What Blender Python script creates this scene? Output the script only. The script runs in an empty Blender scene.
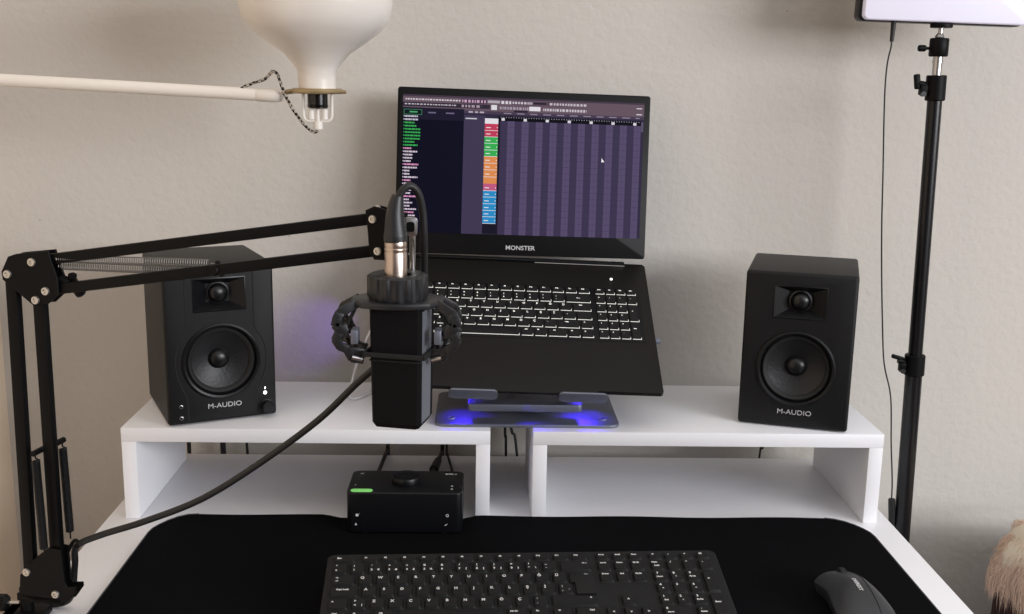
import bpy, bmesh, math, random
from mathutils import Vector, Matrix, Euler
random.seed(7)
C = bpy.context.scene.collection
PI = math.pi
LIFT = 0.75            # everything is laid out from the desk top (z = 0) and lifted onto it at the end

# ------------------------------------------------------------------ colours / materials
def lin(c):
    return tuple(((v/255)/12.92 if v/255 <= 0.04045 else (((v/255)+0.055)/1.055)**2.4) for v in c)

def mat(name, rgb, rough=.5, metal=0., bump=0., bscale=200., var=0., vscale=8., emit=None, estr=0., spec=None, coat=0., alpha=None):
    m = bpy.data.materials.new(name); m.use_nodes = True
    nt = m.node_tree; N = nt.nodes; L = nt.links
    b = N['Principled BSDF']
    col = (*lin(rgb), 1)
    b.inputs['Base Color'].default_value = col
    b.inputs['Roughness'].default_value = rough
    b.inputs['Metallic'].default_value = metal
    if spec is not None: b.inputs['Specular IOR Level'].default_value = spec
    if coat: b.inputs['Coat Weight'].default_value = coat
    tc = N.new('ShaderNodeTexCoord')
    if var:
        n = N.new('ShaderNodeTexNoise'); n.inputs['Scale'].default_value = vscale; n.inputs['Detail'].default_value = 6
        r = N.new('ShaderNodeMapRange'); r.inputs['To Min'].default_value = 1-var; r.inputs['To Max'].default_value = 1+var
        mx = N.new('ShaderNodeMix'); mx.data_type = 'RGBA'; mx.blend_type = 'MULTIPLY'; mx.inputs['Factor'].default_value = 1
        mx.inputs['A'].default_value = col
        L.new(tc.outputs['Object'], n.inputs['Vector']); L.new(n.outputs['Fac'], r.inputs['Value'])
        L.new(r.outputs['Result'], mx.inputs['B']); L.new(mx.outputs['Result'], b.inputs['Base Color'])
    if bump:
        n = N.new('ShaderNodeTexNoise'); n.inputs['Scale'].default_value = bscale; n.inputs['Detail'].default_value = 4
        bp = N.new('ShaderNodeBump'); bp.inputs['Strength'].default_value = bump; bp.inputs['Distance'].default_value = .002
        L.new(tc.outputs['Object'], n.inputs['Vector']); L.new(n.outputs['Fac'], bp.inputs['Height'])
        L.new(bp.outputs['Normal'], b.inputs['Normal'])
    if emit is not None:
        b.inputs['Emission Color'].default_value = (*lin(emit), 1); b.inputs['Emission Strength'].default_value = estr
    return m

M = dict(
    wall=mat('wall_plaster', (202, 197, 190), .9, bump=.7, bscale=80, var=.03, vscale=3),
    wall_side=mat('side_wall_paint', (248, 230, 208), .9, bump=.3, bscale=60, var=.02),
    floor=mat('floor_wood', (96, 70, 52), .5, var=.15, vscale=6),
    white=mat('white_laminate', (234, 234, 238), .42, bump=.04, bscale=500, var=.01),
    mat_cloth=mat('mat_cloth', (13, 13, 15), .95, bump=.4, bscale=1500, spec=.04),
    mat_edge=mat('mat_stitch', (70, 70, 76), .9),
    kb_body=mat('keyboard_plastic', (27, 27, 28), .62, bump=.08, bscale=900, spec=.22),
    key=mat('keycap_plastic', (23, 23, 24), .55, bump=.05, bscale=1200, spec=.22),
    legend=mat('legend_print', (205, 205, 205), .6),
    mouse=mat('mouse_shell', (40, 42, 46), .42, bump=.03, bscale=1500),
    rubber=mat('black_rubber', (16, 16, 17), .7),
    cab=mat('speaker_vinyl', (15, 15, 17), .5, bump=.25, bscale=900, spec=.3),
    baffle=mat('speaker_baffle', (13, 14, 17), .36, spec=.3),
    cone=mat('speaker_cone', (18, 19, 22), .45, bump=.2, bscale=300),
    dome=mat('speaker_dome', (14, 14, 16), .36),
    silver_print=mat('silver_lettering', (215, 215, 218), .35, metal=.4),
    metal=mat('brushed_metal', (190, 188, 186), .3, metal=1.),
    alu=mat('stand_aluminium', (118, 122, 136), .45, metal=.6, bump=.03, bscale=800),
    nickel=mat('nickel_plug', (196, 180, 168), .32, metal=1.),
    brass=mat('aged_brass', (176, 156, 118), .42, metal=.6),
    arm=mat('arm_black_paint', (9, 8, 9), .5, spec=.15),
    spring=mat('spring_steel', (150, 146, 140), .45, metal=.6),
    spring_dark=mat('dark_spring_steel', (38, 38, 40), .4, metal=.8),
    screw=mat('screw_steel', (205, 200, 192), .3, metal=.9),
    mic=mat('mic_cover_leather', (9, 8, 10), .75, bump=.5, bscale=900, spec=.15),
    mic_side=mat('mic_lit_side', (96, 98, 106), .6, bump=.3, bscale=900),  # lighter grey painted in for the light falling on this side
    thread=mat('stitch_thread', (90, 90, 95), .8),
    mount=mat('shock_mount_plastic', (28, 29, 32), .42, spec=.5),
    elastic=mat('elastic_band', (14, 14, 15), .85),
    cable=mat('cable_rubber', (20, 20, 22), .5),
    white_cable=mat('white_cable', (205, 203, 205), .5),
    lamp_white=mat('lamp_cream_enamel', (234, 228, 220), .3, coat=.3),
    lamp_arm=mat('lamp_arm_enamel', (240, 234, 226), .35),
    bakelite=mat('black_bakelite', (18, 16, 15), .2),
    laptop=mat('laptop_plastic', (16, 14, 12), .5, bump=.05, bscale=1200, spec=.25),
    bezel=mat('laptop_bezel', (10, 10, 12), .45, spec=.2),
    backlight=mat('key_backlight', (240, 240, 235), .5, emit=(235, 235, 228), estr=.36),
    led_white=mat('white_status_led', (255, 255, 255), .5, emit=(255, 255, 255), estr=2.5),
    led_green=mat('green_button_light', (110, 180, 95), .5, emit=(115, 190, 100), estr=.5),
    diffuser=mat('panel_diffuser', (226, 224, 240), .45, emit=(222, 218, 240), estr=.12),
    panel=mat('panel_black', (16, 16, 18), .4),
    pole=mat('stand_pole_black', (12, 13, 17), .3, spec=.45),
    couch=mat('burgundy_upholstery', (62, 36, 36), .9, bump=.4, bscale=300),
    fur_base=mat('throw_fabric', (226, 212, 190), .95, bump=.6, bscale=120),
    fur=mat('throw_hair', (222, 194, 172), .9, var=.25, vscale=30),
    gap=mat('groove_shadow', (6, 6, 7), .8),
)
def braid():
    m = bpy.data.materials.new('braided_cord'); m.use_nodes = True
    nt = m.node_tree; b = nt.nodes['Principled BSDF']; b.inputs['Roughness'].default_value = .9
    tc = nt.nodes.new('ShaderNodeTexCoord'); ck = nt.nodes.new('ShaderNodeTexChecker')
    ck.inputs['Scale'].default_value = 260; ck.inputs['Color1'].default_value = (*lin((24, 18, 16)), 1); ck.inputs['Color2'].default_value = (*lin((178, 168, 154)), 1)
    nt.links.new(tc.outputs['Object'], ck.inputs['Vector']); nt.links.new(ck.outputs['Color'], b.inputs['Base Color'])
    return m
M['braid'] = braid()

# ------------------------------------------------------------------ mesh helpers
def _merge(dst, src, mi=0, Mx=None):
    if Mx is not None: bmesh.ops.transform(src, matrix=Mx, verts=src.verts)
    for f in src.faces: f.material_index = mi
    me = bpy.data.meshes.new('_t'); src.to_mesh(me); src.free()
    dst.from_mesh(me); bpy.data.meshes.remove(me)

def box(bm, x0, x1, y0, y1, z0, z1, bev=0., seg=2, mi=0, Mx=None):
    t = bmesh.new(); bmesh.ops.create_cube(t, size=1)
    for v in t.verts:
        v.co = Vector(((x0+x1)/2+v.co.x*(x1-x0), (y0+y1)/2+v.co.y*(y1-y0), (z0+z1)/2+v.co.z*(z1-z0)))
    if bev: bmesh.ops.bevel(t, geom=t.edges[:], offset=bev, segments=seg, profile=.5, affect='EDGES')
    _merge(bm, t, mi, Mx)

def frame_to(p0, p1, up=None):
    d = (Vector(p1)-Vector(p0)); z = d.normalized()
    u = Vector(up) if up else (Vector((0, 0, 1)) if abs(z.z) < .95 else Vector((1, 0, 0)))
    x = u.cross(z).normalized(); y = z.cross(x)
    R = Matrix((x, y, z)).transposed().to_4x4(); R.translation = Vector(p0)
    return R, d.length

def cyl(bm, p0, p1, r0, r1=None, n=24, mi=0, bev=0.):
    r1 = r0 if r1 is None else r1
    R, h = frame_to(p0, p1)
    prof = [(0, 0), (r0, 0), (r1, h), (0, h)]
    if bev: prof = [(0, 0), (r0-bev, 0), (r0, bev), (r1, h-bev), (r1-bev, h), (0, h)]
    lathe(bm, prof, R, n, mi)

def lathe(bm, prof, Mx=None, n=32, mi=0, rfun=None):
    t = bmesh.new(); rings = []
    for r, z in prof:
        if r <= 1e-7: rings.append([t.verts.new((0, 0, z))])
        else:
            rings.append([t.verts.new(((rr := (rfun(r, z, k) if rfun else r))*math.cos(2*PI*k/n), rr*math.sin(2*PI*k/n), z)) for k in range(n)])
    for a, b in zip(rings, rings[1:]):
        for k in range(n):
            k2 = (k+1) % n
            if len(a) == 1 and len(b) == 1: continue
            if len(a) == 1: t.faces.new((a[0], b[k2], b[k]))
            elif len(b) == 1: t.faces.new((a[k], a[k2], b[0]))
            else: t.faces.new((a[k], a[k2], b[k2], b[k]))
    bmesh.ops.recalc_face_normals(t, faces=t.faces)
    _merge(bm, t, mi, Mx)

def bar(bm, p0, p1, w, h, bev=0., mi=0, up=(0, 0, 1), ext=0.):
    """square tube from p0 to p1; w is the width across 'up', h the height along it"""
    R, l = frame_to(p0, p1, up)
    box(bm, -w/2, w/2, -h/2, h/2, -ext, l+ext, bev, 2, mi, R)

def smooth(pts, k=6):
    P = [Vector(p) for p in pts]
    if len(P) < 3: return P
    P = [2*P[0]-P[1]]+P+[2*P[-1]-P[-2]]; out = []
    for i in range(1, len(P)-2):
        a, b, c, d = P[i-1:i+3]
        for j in range(k):
            t = j/k
            out.append(.5*((2*b)+(c-a)*t+(2*a-5*b+4*c-d)*t*t+(3*b-a-3*c+d)*t**3))
    out.append(P[-2]); return out

def tube(bm, pts, r, n=10, mi=0, k=6, taper=None):
    P = smooth(pts, k) if k > 1 else [Vector(p) for p in pts]
    t = bmesh.new(); rings = []; last = None
    for i, p in enumerate(P):
        d = (P[min(i+1, len(P)-1)]-P[max(i-1, 0)]).normalized()
        if last is None:
            u = Vector((0, 0, 1)) if abs(d.z) < .9 else Vector((1, 0, 0)); x = u.cross(d).normalized()
        else:
            x = (last-d*last.dot(d)).normalized()
        last = x; y = d.cross(x)
        rr = r if taper is None else r*taper(i/(len(P)-1))
        rings.append([t.verts.new(p+(x*math.cos(2*PI*q/n)+y*math.sin(2*PI*q/n))*rr) for q in range(n)])
    for a, b in zip(rings, rings[1:]):
        for q in range(n): t.faces.new((a[q], a[(q+1) % n], b[(q+1) % n], b[q]))
    t.faces.new(rings[0][::-1]); t.faces.new(rings[-1])
    _merge(bm, t, mi)

def prism(bm, poly, z0, z1, Mx=None, mi=0, bev=0., seg=2):
    t = bmesh.new()
    a = [t.verts.new((x, y, z0)) for x, y in poly]; b = [t.verts.new((x, y, z1)) for x, y in poly]
    t.faces.new(a[::-1]); t.faces.new(b); n = len(a)
    for i in range(n): t.faces.new((a[i], a[(i+1) % n], b[(i+1) % n], b[i]))
    bmesh.ops.recalc_face_normals(t, faces=t.faces)
    if bev:
        es = [e for e in t.edges if abs(e.verts[0].co.z-e.verts[1].co.z) < 1e-9]
        bmesh.ops.bevel(t, geom=es, offset=bev, segments=seg, profile=.5, affect='EDGES')
    _merge(bm, t, mi, Mx)

def rrect(x0, x1, y0, y1, r, n=6):
    out = []
    for cx, cy, a in ((x1-r, y1-r, 0), (x0+r, y1-r, PI/2), (x0+r, y0+r, PI), (x1-r, y0+r, 1.5*PI)):
        for k in range(n+1): out.append((cx+r*math.cos(a+PI/2*k/n), cy+r*math.sin(a+PI/2*k/n)))
    return out

def text(bm, s, size, Mx, mi=0, depth=.0002, sx=1., align='CENTER', bold=0.):
    c = bpy.data.curves.new('_txt', 'FONT'); c.body = s; c.size = size; c.align_x = align; c.align_y = 'CENTER'
    c.extrude = depth; c.offset = bold; c.resolution_u = 3
    o = bpy.data.objects.new('_txt', c); C.objects.link(o)
    bpy.context.view_layer.update()
    me = bpy.data.meshes.new_from_object(o.evaluated_get(bpy.context.evaluated_depsgraph_get()))
    t = bmesh.new(); t.from_mesh(me)
    bpy.data.objects.remove(o); bpy.data.curves.remove(c); bpy.data.meshes.remove(me)
    bmesh.ops.transform(t, matrix=Matrix.Diagonal((sx, 1, 1, 1)), verts=t.verts)
    _merge(bm, t, mi, Mx)

_tc = {}
def text_cached(bm, s, size, Mx, mi=0, sx=1., bold=0.):
    key = (s, size, sx, bold)
    if key not in _tc:
        b = bmesh.new(); text(b, s, size, Matrix(), 0, .00008, sx, bold=bold)
        me = bpy.data.meshes.new('_tc'); b.to_mesh(me); b.free(); _tc[key] = me
    t = bmesh.new(); t.from_mesh(_tc[key]); _merge(bm, t, mi, Mx)

FRONT = Matrix(((1, 0, 0, 0), (0, 0, -1, 0), (0, 1, 0, 0), (0, 0, 0, 1)))   # local xy -> xz, local z -> -y (towards the viewer)
def front(x, z, y=0.): return Matrix.Translation((x, y, z)) @ FRONT

def T(x=0, y=0, z=0): return Matrix.Translation((x, y, z))

def obj(name, bm, mats, parent=None, loc=None, angle=35, label=None, matrix=None):
    me = bpy.data.meshes.new(name)
    bmesh.ops.remove_doubles(bm, verts=bm.verts, dist=1e-7)
    bm.to_mesh(me); bm.free()
    for m in (mats if isinstance(mats, (list, tuple)) else [mats]): me.materials.append(M[m] if isinstance(m, str) else m)
    me.shade_smooth(); me.set_sharp_from_angle(angle=math.radians(angle))
    o = bpy.data.objects.new(name, me); C.objects.link(o)
    if parent: o.parent = parent
    if matrix is not None: o.matrix_local = matrix
    elif loc: o.location = loc
    if label: o['label'] = label
    return o

def thing(name, label, cat, loc=(0, 0, 0), rotz=0, group=None, matrix=None):
    o = bpy.data.objects.new(name, None); C.objects.link(o); o.empty_display_size = .05
    if matrix is not None: o.matrix_world = matrix
    else: o.location = loc; o.rotation_euler = (0, 0, rotz)
    o['label'] = label; o['category'] = cat
    if group: o['group'] = group
    return o

def tag(o, label, cat, group=None):
    o['label'] = label; o['category'] = cat
    if group: o['group'] = group
    return o

def struct(name, bm, m, label=None):
    o = obj(name, bm, m); o['kind'] = 'structure'
    if label: o['label'] = label
    return o

def cut(o, bm_cut, mi_mats=None):
    me = bpy.data.meshes.new('_cut'); bm_cut.to_mesh(me); bm_cut.free()
    c = bpy.data.objects.new('_cut', me); C.objects.link(c)
    c.parent = o.parent; c.matrix_local = o.matrix_local.copy()
    md = o.modifiers.new('b', 'BOOLEAN'); md.object = c; md.operation = 'DIFFERENCE'; md.solver = 'EXACT'
    bpy.context.view_layer.update()
    new = bpy.data.meshes.new_from_object(o.evaluated_get(bpy.context.evaluated_depsgraph_get()))
    o.modifiers.clear(); o.data = new
    bpy.data.objects.remove(c)
    new.shade_smooth(); new.set_sharp_from_angle(angle=math.radians(30))

def B(): return bmesh.new()

# ------------------------------------------------------------------ the room
WY = .30
bm = B(); box(bm, -.77, 3.2, WY, WY+.1, -LIFT, 1.75); struct('wall_back', bm, 'wall')
bm = B(); box(bm, -.77, -.672, -1.7, WY, -LIFT, 1.75); struct('wall_left', bm, 'wall_side')
bm = B(); box(bm, -.77, 3.2, -2.6, WY+.1, -LIFT-.05, -LIFT); struct('floor', bm, 'floor')
# tiny nicks in the plaster
for x, z in ((.5034, .6717), (-.2308, .3292), (-.6014, .3482)):
    bm = B(); lathe(bm, [(0, 0), (.0008, 0), (.0006, .0004), (0, .0005)], front(x, z, WY), 8)
    o = obj('trim_1', bm, 'bakelite'); o['kind'] = 'structure'

# ------------------------------------------------------------------ desk
DL, DR, DB, DF = -.4206, .6073, .2503, -.42
t = thing('desk', 'white laminate desk with a plain top under the white shelves', 'desk', ((DL+DR)/2, (DB+DF)/2, -LIFT))
h = t.location
bm = B(); box(bm, DL-h.x, DR-h.x, DF-h.y, DB-h.y, LIFT-.03, LIFT, .0012); obj('desktop', bm, 'white', t)
for x in (DL+.02, DR-.038):
    bm = B(); box(bm, x-h.x, x+.018-h.x, DF+.03-h.y, DB-.02-h.y, 0, LIFT-.03, .001); obj('side_panel', bm, 'white', t)
bm = B(); box(bm, DL+.038-h.x, DR-.038-h.x, DB-.06-h.y, DB-.042-h.y, .35, LIFT-.03, .001); obj('back_panel', bm, 'white', t)

# ------------------------------------------------------------------ riser shelves on the desk
RH, RT, RD = .123, .0184, .2236
def riser(x0, x1, label):
    t = thing('riser_shelf', label, 'shelf', ((x0+x1)/2, 0, 0)); cx = (x0+x1)/2
    bm = B(); box(bm, x0-cx, x1-cx, 0, RD, RH-RT, RH, .0008); obj('top_panel', bm, 'white', t)
    for a in (x0, x1-RT):
        bm = B(); box(bm, a-cx, a+RT-cx, 0.0004, RD, 0, RH-RT, .0008); obj('side_panel', bm, 'white', t)
    t['group'] = 'white riser shelves on the desk'
    return t
X0, X1, X2, X3 = -.3969, .0748, .1301, .5871
riser(X0, X1, 'left white riser shelf, with the green-lit black box in front of its opening')
riser(X2, X3, 'right white riser shelf, empty underneath, carrying the speaker without knobs')

# ------------------------------------------------------------------ desk mat
def mat_outline():
    f = -.405; l = -.352; r = .5665; R = .05; yb = -.0012
    pts = [(l, f), (r, f)]
    for k in range(7):
        a = PI/2*k/6; pts.append((r-R+R*math.cos(a), yb-R+R*math.sin(a)))
    n = 60
    pts += [(r-R-.01+(l+R+.01-(r-R-.01))*k/n, yb) for k in range(n+1)]
    for k in range(7):
        a = PI/2+PI/2*k/6; pts.append((l+R+R*math.cos(a), yb-R+R*math.sin(a)))
    return pts
def curl(x, y):
    """the back edge of the mat is pushed up a little where it meets the shelves"""
    if y < -.03: return 0
    a = .0048*min(1, (y+.03)/.029)**2
    w = min(1, max(0, (x-.046)/.012)) if x > -.03 else min(1, max(0, (-.118-x)/.02))
    return a*w*(.85+.15*math.sin(x*31))
mo = mat_outline()
t = thing('desk_mat', 'large black cloth desk mat with rounded corners lying under the keyboard', 'desk mat', (.1, -.2, 0))
bm = B(); prism(bm, [(x-.1, y+.2) for x, y in mo], 0, .004, bev=.0008)
for yc in (-.036, -.030, -.024, -.018, -.012, -.006):
    bmesh.ops.bisect_plane(bm, geom=bm.verts[:]+bm.edges[:]+bm.faces[:], plane_co=(0, yc+.2, 0), plane_no=(0, 1, 0))
for k in range(60):
    bmesh.ops.bisect_plane(bm, geom=bm.verts[:]+bm.edges[:]+[f for f in bm.faces], plane_co=(-.44+.9*k/59, 0, 0), plane_no=(1, 0, 0))
for v in bm.verts: v.co.z += curl(v.co.x+.1, v.co.y-.2)
obj('mat_surface', bm, 'mat_cloth', t)
bm = B(); tube(bm, [(x-.1, y+.2, .0032+curl(x, y)) for x, y in mo[1:9]], .0013, 6, k=1); obj('stitched_edge', bm, 'mat_edge', t)
bm = B(); tube(bm, [(x-.1, y+.2, .0032+curl(x, y)) for x, y in mo[-7:]+[mo[0]]], .0013, 6, k=1); obj('stitched_edge', bm, 'mat_edge', t)

# ------------------------------------------------------------------ desk keyboard
rr, tt = .0422, .2288
KM = Matrix.Translation((-.1033, -.2193, .0546)) @ Matrix.Rotation(rr, 4, 'Z') @ Matrix.Rotation(tt, 4, 'X')
kb = thing('keyboard', 'black full-size keyboard with white legends on the desk mat', 'keyboard', matrix=KM)
KW, KD = .4303, .150
bm = B()
prism(bm, rrect(0, KW, -KD, .001, .008), -.0163, -.0028, bev=.0015, seg=3)
obj('case', bm, 'kb_body', kb)
for u in (.035, KW-.06):       # fold-out feet under the back edge: they reach the mat
    bm = B(); box(bm, u, u+.025, -.014, -.007, -.0486, -.015, .001); obj('foot', bm, 'kb_body', kb)

def keycap(bm, w, d, h, lip=.0014, r=.0018):
    n = 4; a = rrect(-w/2, w/2, -d/2, d/2, r, n); b = rrect(-w/2+lip, w/2-lip, -d/2+lip, d/2-lip*.6, r, n)
    t = bmesh.new(); A = [t.verts.new((x, y, -h)) for x, y in a]; m = [t.verts.new((x*.97, y*.97, -.0006)) for x, y in b]
    Bv = [t.verts.new((x*.94, y*.94, 0)) for x, y in b]
    for P, Q in ((A, m), (m, Bv)):
        for i in range(len(P)): t.faces.new((P[i], P[(i+1) % len(P)], Q[(i+1) % len(P)], Q[i]))
    t.faces.new(Bv); t.faces.new(A[::-1]); _merge(bm, t, 0)

_kc = {}
def key(parent, u, v, w, d, legends, hgt, mats, size, glow=False, zoff=0.):
    """a key centred on u, v of the board, with its printed legends: (text, dx, dy, scale)"""
    bm = B(); keycap(bm, w, d, hgt, .0014 if not glow else .0005, .0018 if not glow else .0012)
    for s, dx, dy, sc in legends:
        ww = -w/2+.0022+dx*(w-.004)
        text_cached(bm, s, size*sc, T(ww, d*dy, .0001), 1, bold=size*.03)
    if glow:
        box(bm, -w/2+.0008, w/2+.0004, -d/2-.0006, -d/2-.0001, -hgt, -hgt+.0007, mi=2)
        box(bm, w/2-.0002, w/2+.0003, -d/2, -d/2+.003, -hgt, -hgt+.0006, mi=2)
    o = obj('key', bm, mats, parent); o.location = (u, v, zoff)
    return o
KM_ = ['key', 'legend']
p = .01885; L0 = .0058
def krow(row, v, d=.0162, u0=L0, unit=p):
    u = u0
    for item in row:
        w, leg = item
        if leg is not None:
            key(kb, u+w*unit/2, v, w*unit-.0022, d, leg, .0032, KM_, .0050)
        u += w*unit
def lt(s): return [(s, .22, .18, 1)]
def num(a, b, c=None):
    r = [(a, .18, .24, .8), (b, .18, -.16, .8)]
    if c: r.append((c, .75, -.16, .75))
    return r
def wd(s): return [(s, .34 if len(s) < 5 else .42, .2, .62)]
# function row
fy = -.0105; fd = .0108
key(kb, .0190, fy, .0245, fd, [('Esc', .2, .1, .7)], .003, KM_, .0050)
for i in range(12):
    key(kb, .0358+.0209*(i+.5), fy, .0187, fd, [('F%d' % (i+1), .2, .12, .6)], .003, KM_, .0050)
for i, s in enumerate(['Prt Sc', 'Scroll', 'Pause']):
    key(kb, .2925+.0182*(i+.5), fy, .0160, fd, [(s, .38, .15, .5)], .003, KM_, .0050)
for i, s in enumerate(['=', '- ', '+', 'M']):
    key(kb, .3512+.0179*(i+.5), fy, .0157, fd, [(s, .3, .15, .8)], .003, KM_, .0050)
v0 = -.0268; pv = .0188
nr = [num('"', 'e'), num('!', '1'), num("'", '2', '€'), num('^', '3', '#'), num('+', '4', '$'), num('%', '5', '½'), num('&', '6'), num('/', '7', '{'),
      num('(', '8', '['), num(')', '9', ']'), num('=', '0', '}'), num('?', '*', '\\'), num('_', '-')]
krow([(1, l) for l in nr]+[(2, [('<—', .82, .25, .7)])], v0)
krow([(1.5, [('<-', .2, .2, .7), ('->', .2, -.1, .7)])]+[(1, lt(c)) for c in 'QWERTYUIOPĞÜ']+[(1.5, None)], v0-pv)
krow([(1.75, wd('Caps Lock'))]+[(1, lt(c)) for c in 'ASDFGHJKLŞİ']+[(1, num(';', ',', '`')), (1.25, None)], v0-2*pv)
krow([(1.25, [('^', .15, .15, .9)]), (1, num('>', '<', '|'))]+[(1, lt(c)) for c in 'ZXCVBNMÖÇ']+[(1, num(':', '.')), (2.75, [('^', .88, .2, .9)])], v0-3*pv)
krow([(1.25, wd('Ctrl')), (1.25, [('+', .15, .2, 1)]), (1.25, wd('Alt')), (6.0, []), (1.25, [('Alt Gr', .3, .2, .62)]), (1.25, wd('Fn')), (1.25, [('=', .3, .2, .9)]), (1.5, [('Ctrl', .7, .2, .62)])], v0-4*pv)
# the ISO enter key, an L on its side
bm = B(); ue = L0+13.5*p; w1 = 1.5*p-.0022; w2 = 1.25*p-.0022
poly = [(0, 0), (0, -.0162), (w1-w2, -.0162), (w1-w2, -.0162-pv), (w1, -.0162-pv), (w1, 0)]
prism(bm, poly, -.0032, 0, bev=.0012, seg=2); text_cached(bm, '<—', .0028, T(w1*.7, -.004, .0001), 1, bold=.00006)
o = obj('key', bm, KM_, kb); o.location = (ue+.0011, v0-pv+.0081, 0)
for r, names in ((0, ('Insert', 'Home', 'Pg Up')), (1, ('Delete', 'End', 'Pg Dn'))):
    for i, s in enumerate(names): key(kb, .2925+.0182*(i+.5), v0-r*pv, .0160, .0162, [(s, .4, .25, .55)], .0032, KM_, .0050)
key(kb, .3107+.0091, v0-3*pv, .0160, .0162, [('^', .45, .0, 1)], .0032, KM_, .0050)
for i, s in enumerate('<v>'): key(kb, .2925+.0182*(i+.5), v0-4*pv, .0160, .0162, [(s, .45, 0, .9)], .0032, KM_, .0050)
np_ = .0179
for r, row in enumerate([[('Num', 'Lock'), ('/', ''), ('*', ''), ('-', '')], [('7', 'Home'), ('8', '^'), ('9', 'Pg Up')], [('4', '<'), ('5', ''), ('6', '>')], [('1', 'End'), ('2', 'v'), ('3', 'Pg Dn')]]):
    for i, (a, b) in enumerate(row):
        leg = [(a, .25, .25, .62 if a == 'Num' else .85)]
        if b: leg.append((b, .4, -.1, .55))
        key(kb, .3512+np_*(i+.5), v0-r*pv, .0157, .0162, leg, .0032, KM_, .0050)
key(kb, .3512+np_*1, v0-4*pv, 2*np_-.0022, .0162, [('0', .1, .25, .85), ('Insert', .2, -.1, .55)], .0032, KM_, .0050)
key(kb, .3512+np_*2.5, v0-4*pv, .0157, .0162, [('.', .25, .25, .85), ('Delete', .42, -.1, .5)], .0032, KM_, .0050)
key(kb, .3512+np_*3.5, v0-1.5*pv, .0157, .0162+pv, [('+', .3, .1, .9)], .0032, KM_, .0050)
key(kb, .3512+np_*3.5, v0-3.5*pv, .0157, .0162+pv, [('Enter', .45, .1, .6)], .0032, KM_, .0050)

# ------------------------------------------------------------------ mouse
mt = thing('computer_mouse', 'dark grey wireless mouse on the right end of the desk mat', 'mouse', (.4690, -.1975, .004), math.radians(4))
ML, MW = .108, .0640
def mw(s):   # half width along the body, s = 0 front .. 1 back
    a = .5*MW*(.90+.10*math.cos(PI*2*(s-.75)))
    e = min(1, (1-(max(0, (s-.72)/.28))**2.2))**.5 if s > .72 else 1
    f = (1-((.10-s)/.10)**2.5*.09) if s < .10 else 1
    return max(a*e*f, .0004)
def mh(s): return .014+.020*math.sin(PI*min(1, (s*.80+.16)))**1.2-(.012*max(0, (s-.8)/.2)**2)
def msurf(x, y):
    s = min(max(-y/ML, 0.001), .999); a = min(abs(x)/mw(s), 1)
    return mh(s)*(1-a**3.2*.52)
bm = B(); ns, na = 28, 24; rows = []
for i in range(ns+1):
    s = i/ns; s = .001+.998*s; w = mw(s); row = []
    for j in range(na+1):
        a = -1+2*j/na; x = w*math.sin(a*PI/2); row.append(bm.verts.new((x, -s*ML, msurf(x, -s*ML))))
    rows.append([bm.verts.new((-w*.88, -s*ML, 0.0))]+row+[bm.verts.new((w*.88, -s*ML, 0.0))])
for a, b in zip(rows, rows[1:]):
    for j in range(len(a)-1): bm.faces.new((a[j], b[j], b[j+1], a[j+1]))
bm.faces.new(rows[0]); bm.faces.new(rows[-1][::-1])
bm.faces.new([r[0] for r in rows][::-1]+[r[-1] for r in rows])
bmesh.ops.recalc_face_normals(bm, faces=bm.faces)
obj('shell', bm, 'mouse', mt, angle=50)
bm = B(); Rw = .0095
cyl(bm, (-.0035, -.013, .0222), (.0035, -.013, .0222), Rw, n=28, bev=.001); obj('scroll_wheel', bm, 'rubber', mt)
for sg in (1,):
    bm = B(); pts = [(.0105*(.5+.5*min(1, s*3)), -s*ML, msurf(.0105*(.5+.5*min(1, s*3)), -s*ML)+.0001) for s in [i/20*.9+.02 for i in range(21)]]
    tube(bm, pts, .0005, 6, k=1); obj('button_seam', bm, 'gap', mt)
bm = B(); text(bm, 'EVEREST', .0060, T(-.001, -.0560, 0) @ Matrix.Rotation(-PI/2, 4, 'Z'), 0, .0001, bold=.0001)
for v in bm.verts: v.co.z += msurf(v.co.x, v.co.y)+.0009
obj('lettering', bm, 'legend', mt)

# ------------------------------------------------------------------ audio interface
ai = thing('audio_interface', 'small black audio interface box with big top knob and green lit button', 'audio interface', (-.0318, -.0195, .004))
bm = B(); a = rrect(-.0728, .0728, -.033, .047, .009)
prism(bm, a, 0.0015, .0545, bev=.0018, seg=3); obj('case', bm, 'baffle', ai)
for sx in (-.05, .05):
    for sy in (-.024, .012):
        bm = B(); cyl(bm, (sx, sy, 0), (sx, sy, .002), .006); obj('foot', bm, 'rubber', ai)
bm = B(); lathe(bm, [(0, 0), (.0182, 0), (.0186, .001), (.0186, .0075), (.0176, .0092), (.015, .0098), (.006, .0094), (0, .0092)], T(-.0005, .006, .0543), 48); obj('volume_knob', bm, 'baffle', ai)
bm = B(); prism(bm, rrect(-.0680, -.0405, -.0300, -.0205, .0045), .0543, .0553, bev=.0003); text(bm, 'i', .004, T(-.054, -.0252, .0553), 1, .0001); obj('button', bm, ['led_green', 'legend'], ai, label='green glowing button')
bm = B(); text(bm, 'EVO 4', .0042, T(.056, .0345, .0546), 0, .0001, sx=1.3, bold=.0001)
text(bm, '48V', .0030, T(-.060, .0345, .0546), 0, .0001); text(bm, '1', .0028, T(-.062, .012, .0546)); text(bm, '2', .0028, T(-.064, -.006, .0546))
for z in (-.008, -.018): lathe(bm, [(0, 0), (.0015, 0), (0, .0002)], T(.0585, z, .0546), 12)
obj('lettering', bm, 'legend', ai)
bm = B()
lathe(bm, [(0, 0), (.0019, 0), (0, .0002)], front(-.0595, .0250, -.0331), 12); bar(bm, (-.0585, -.0332, .025), (-.056, -.0332, .0278), .0002, .0009, up=(0, 1, 0))
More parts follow.
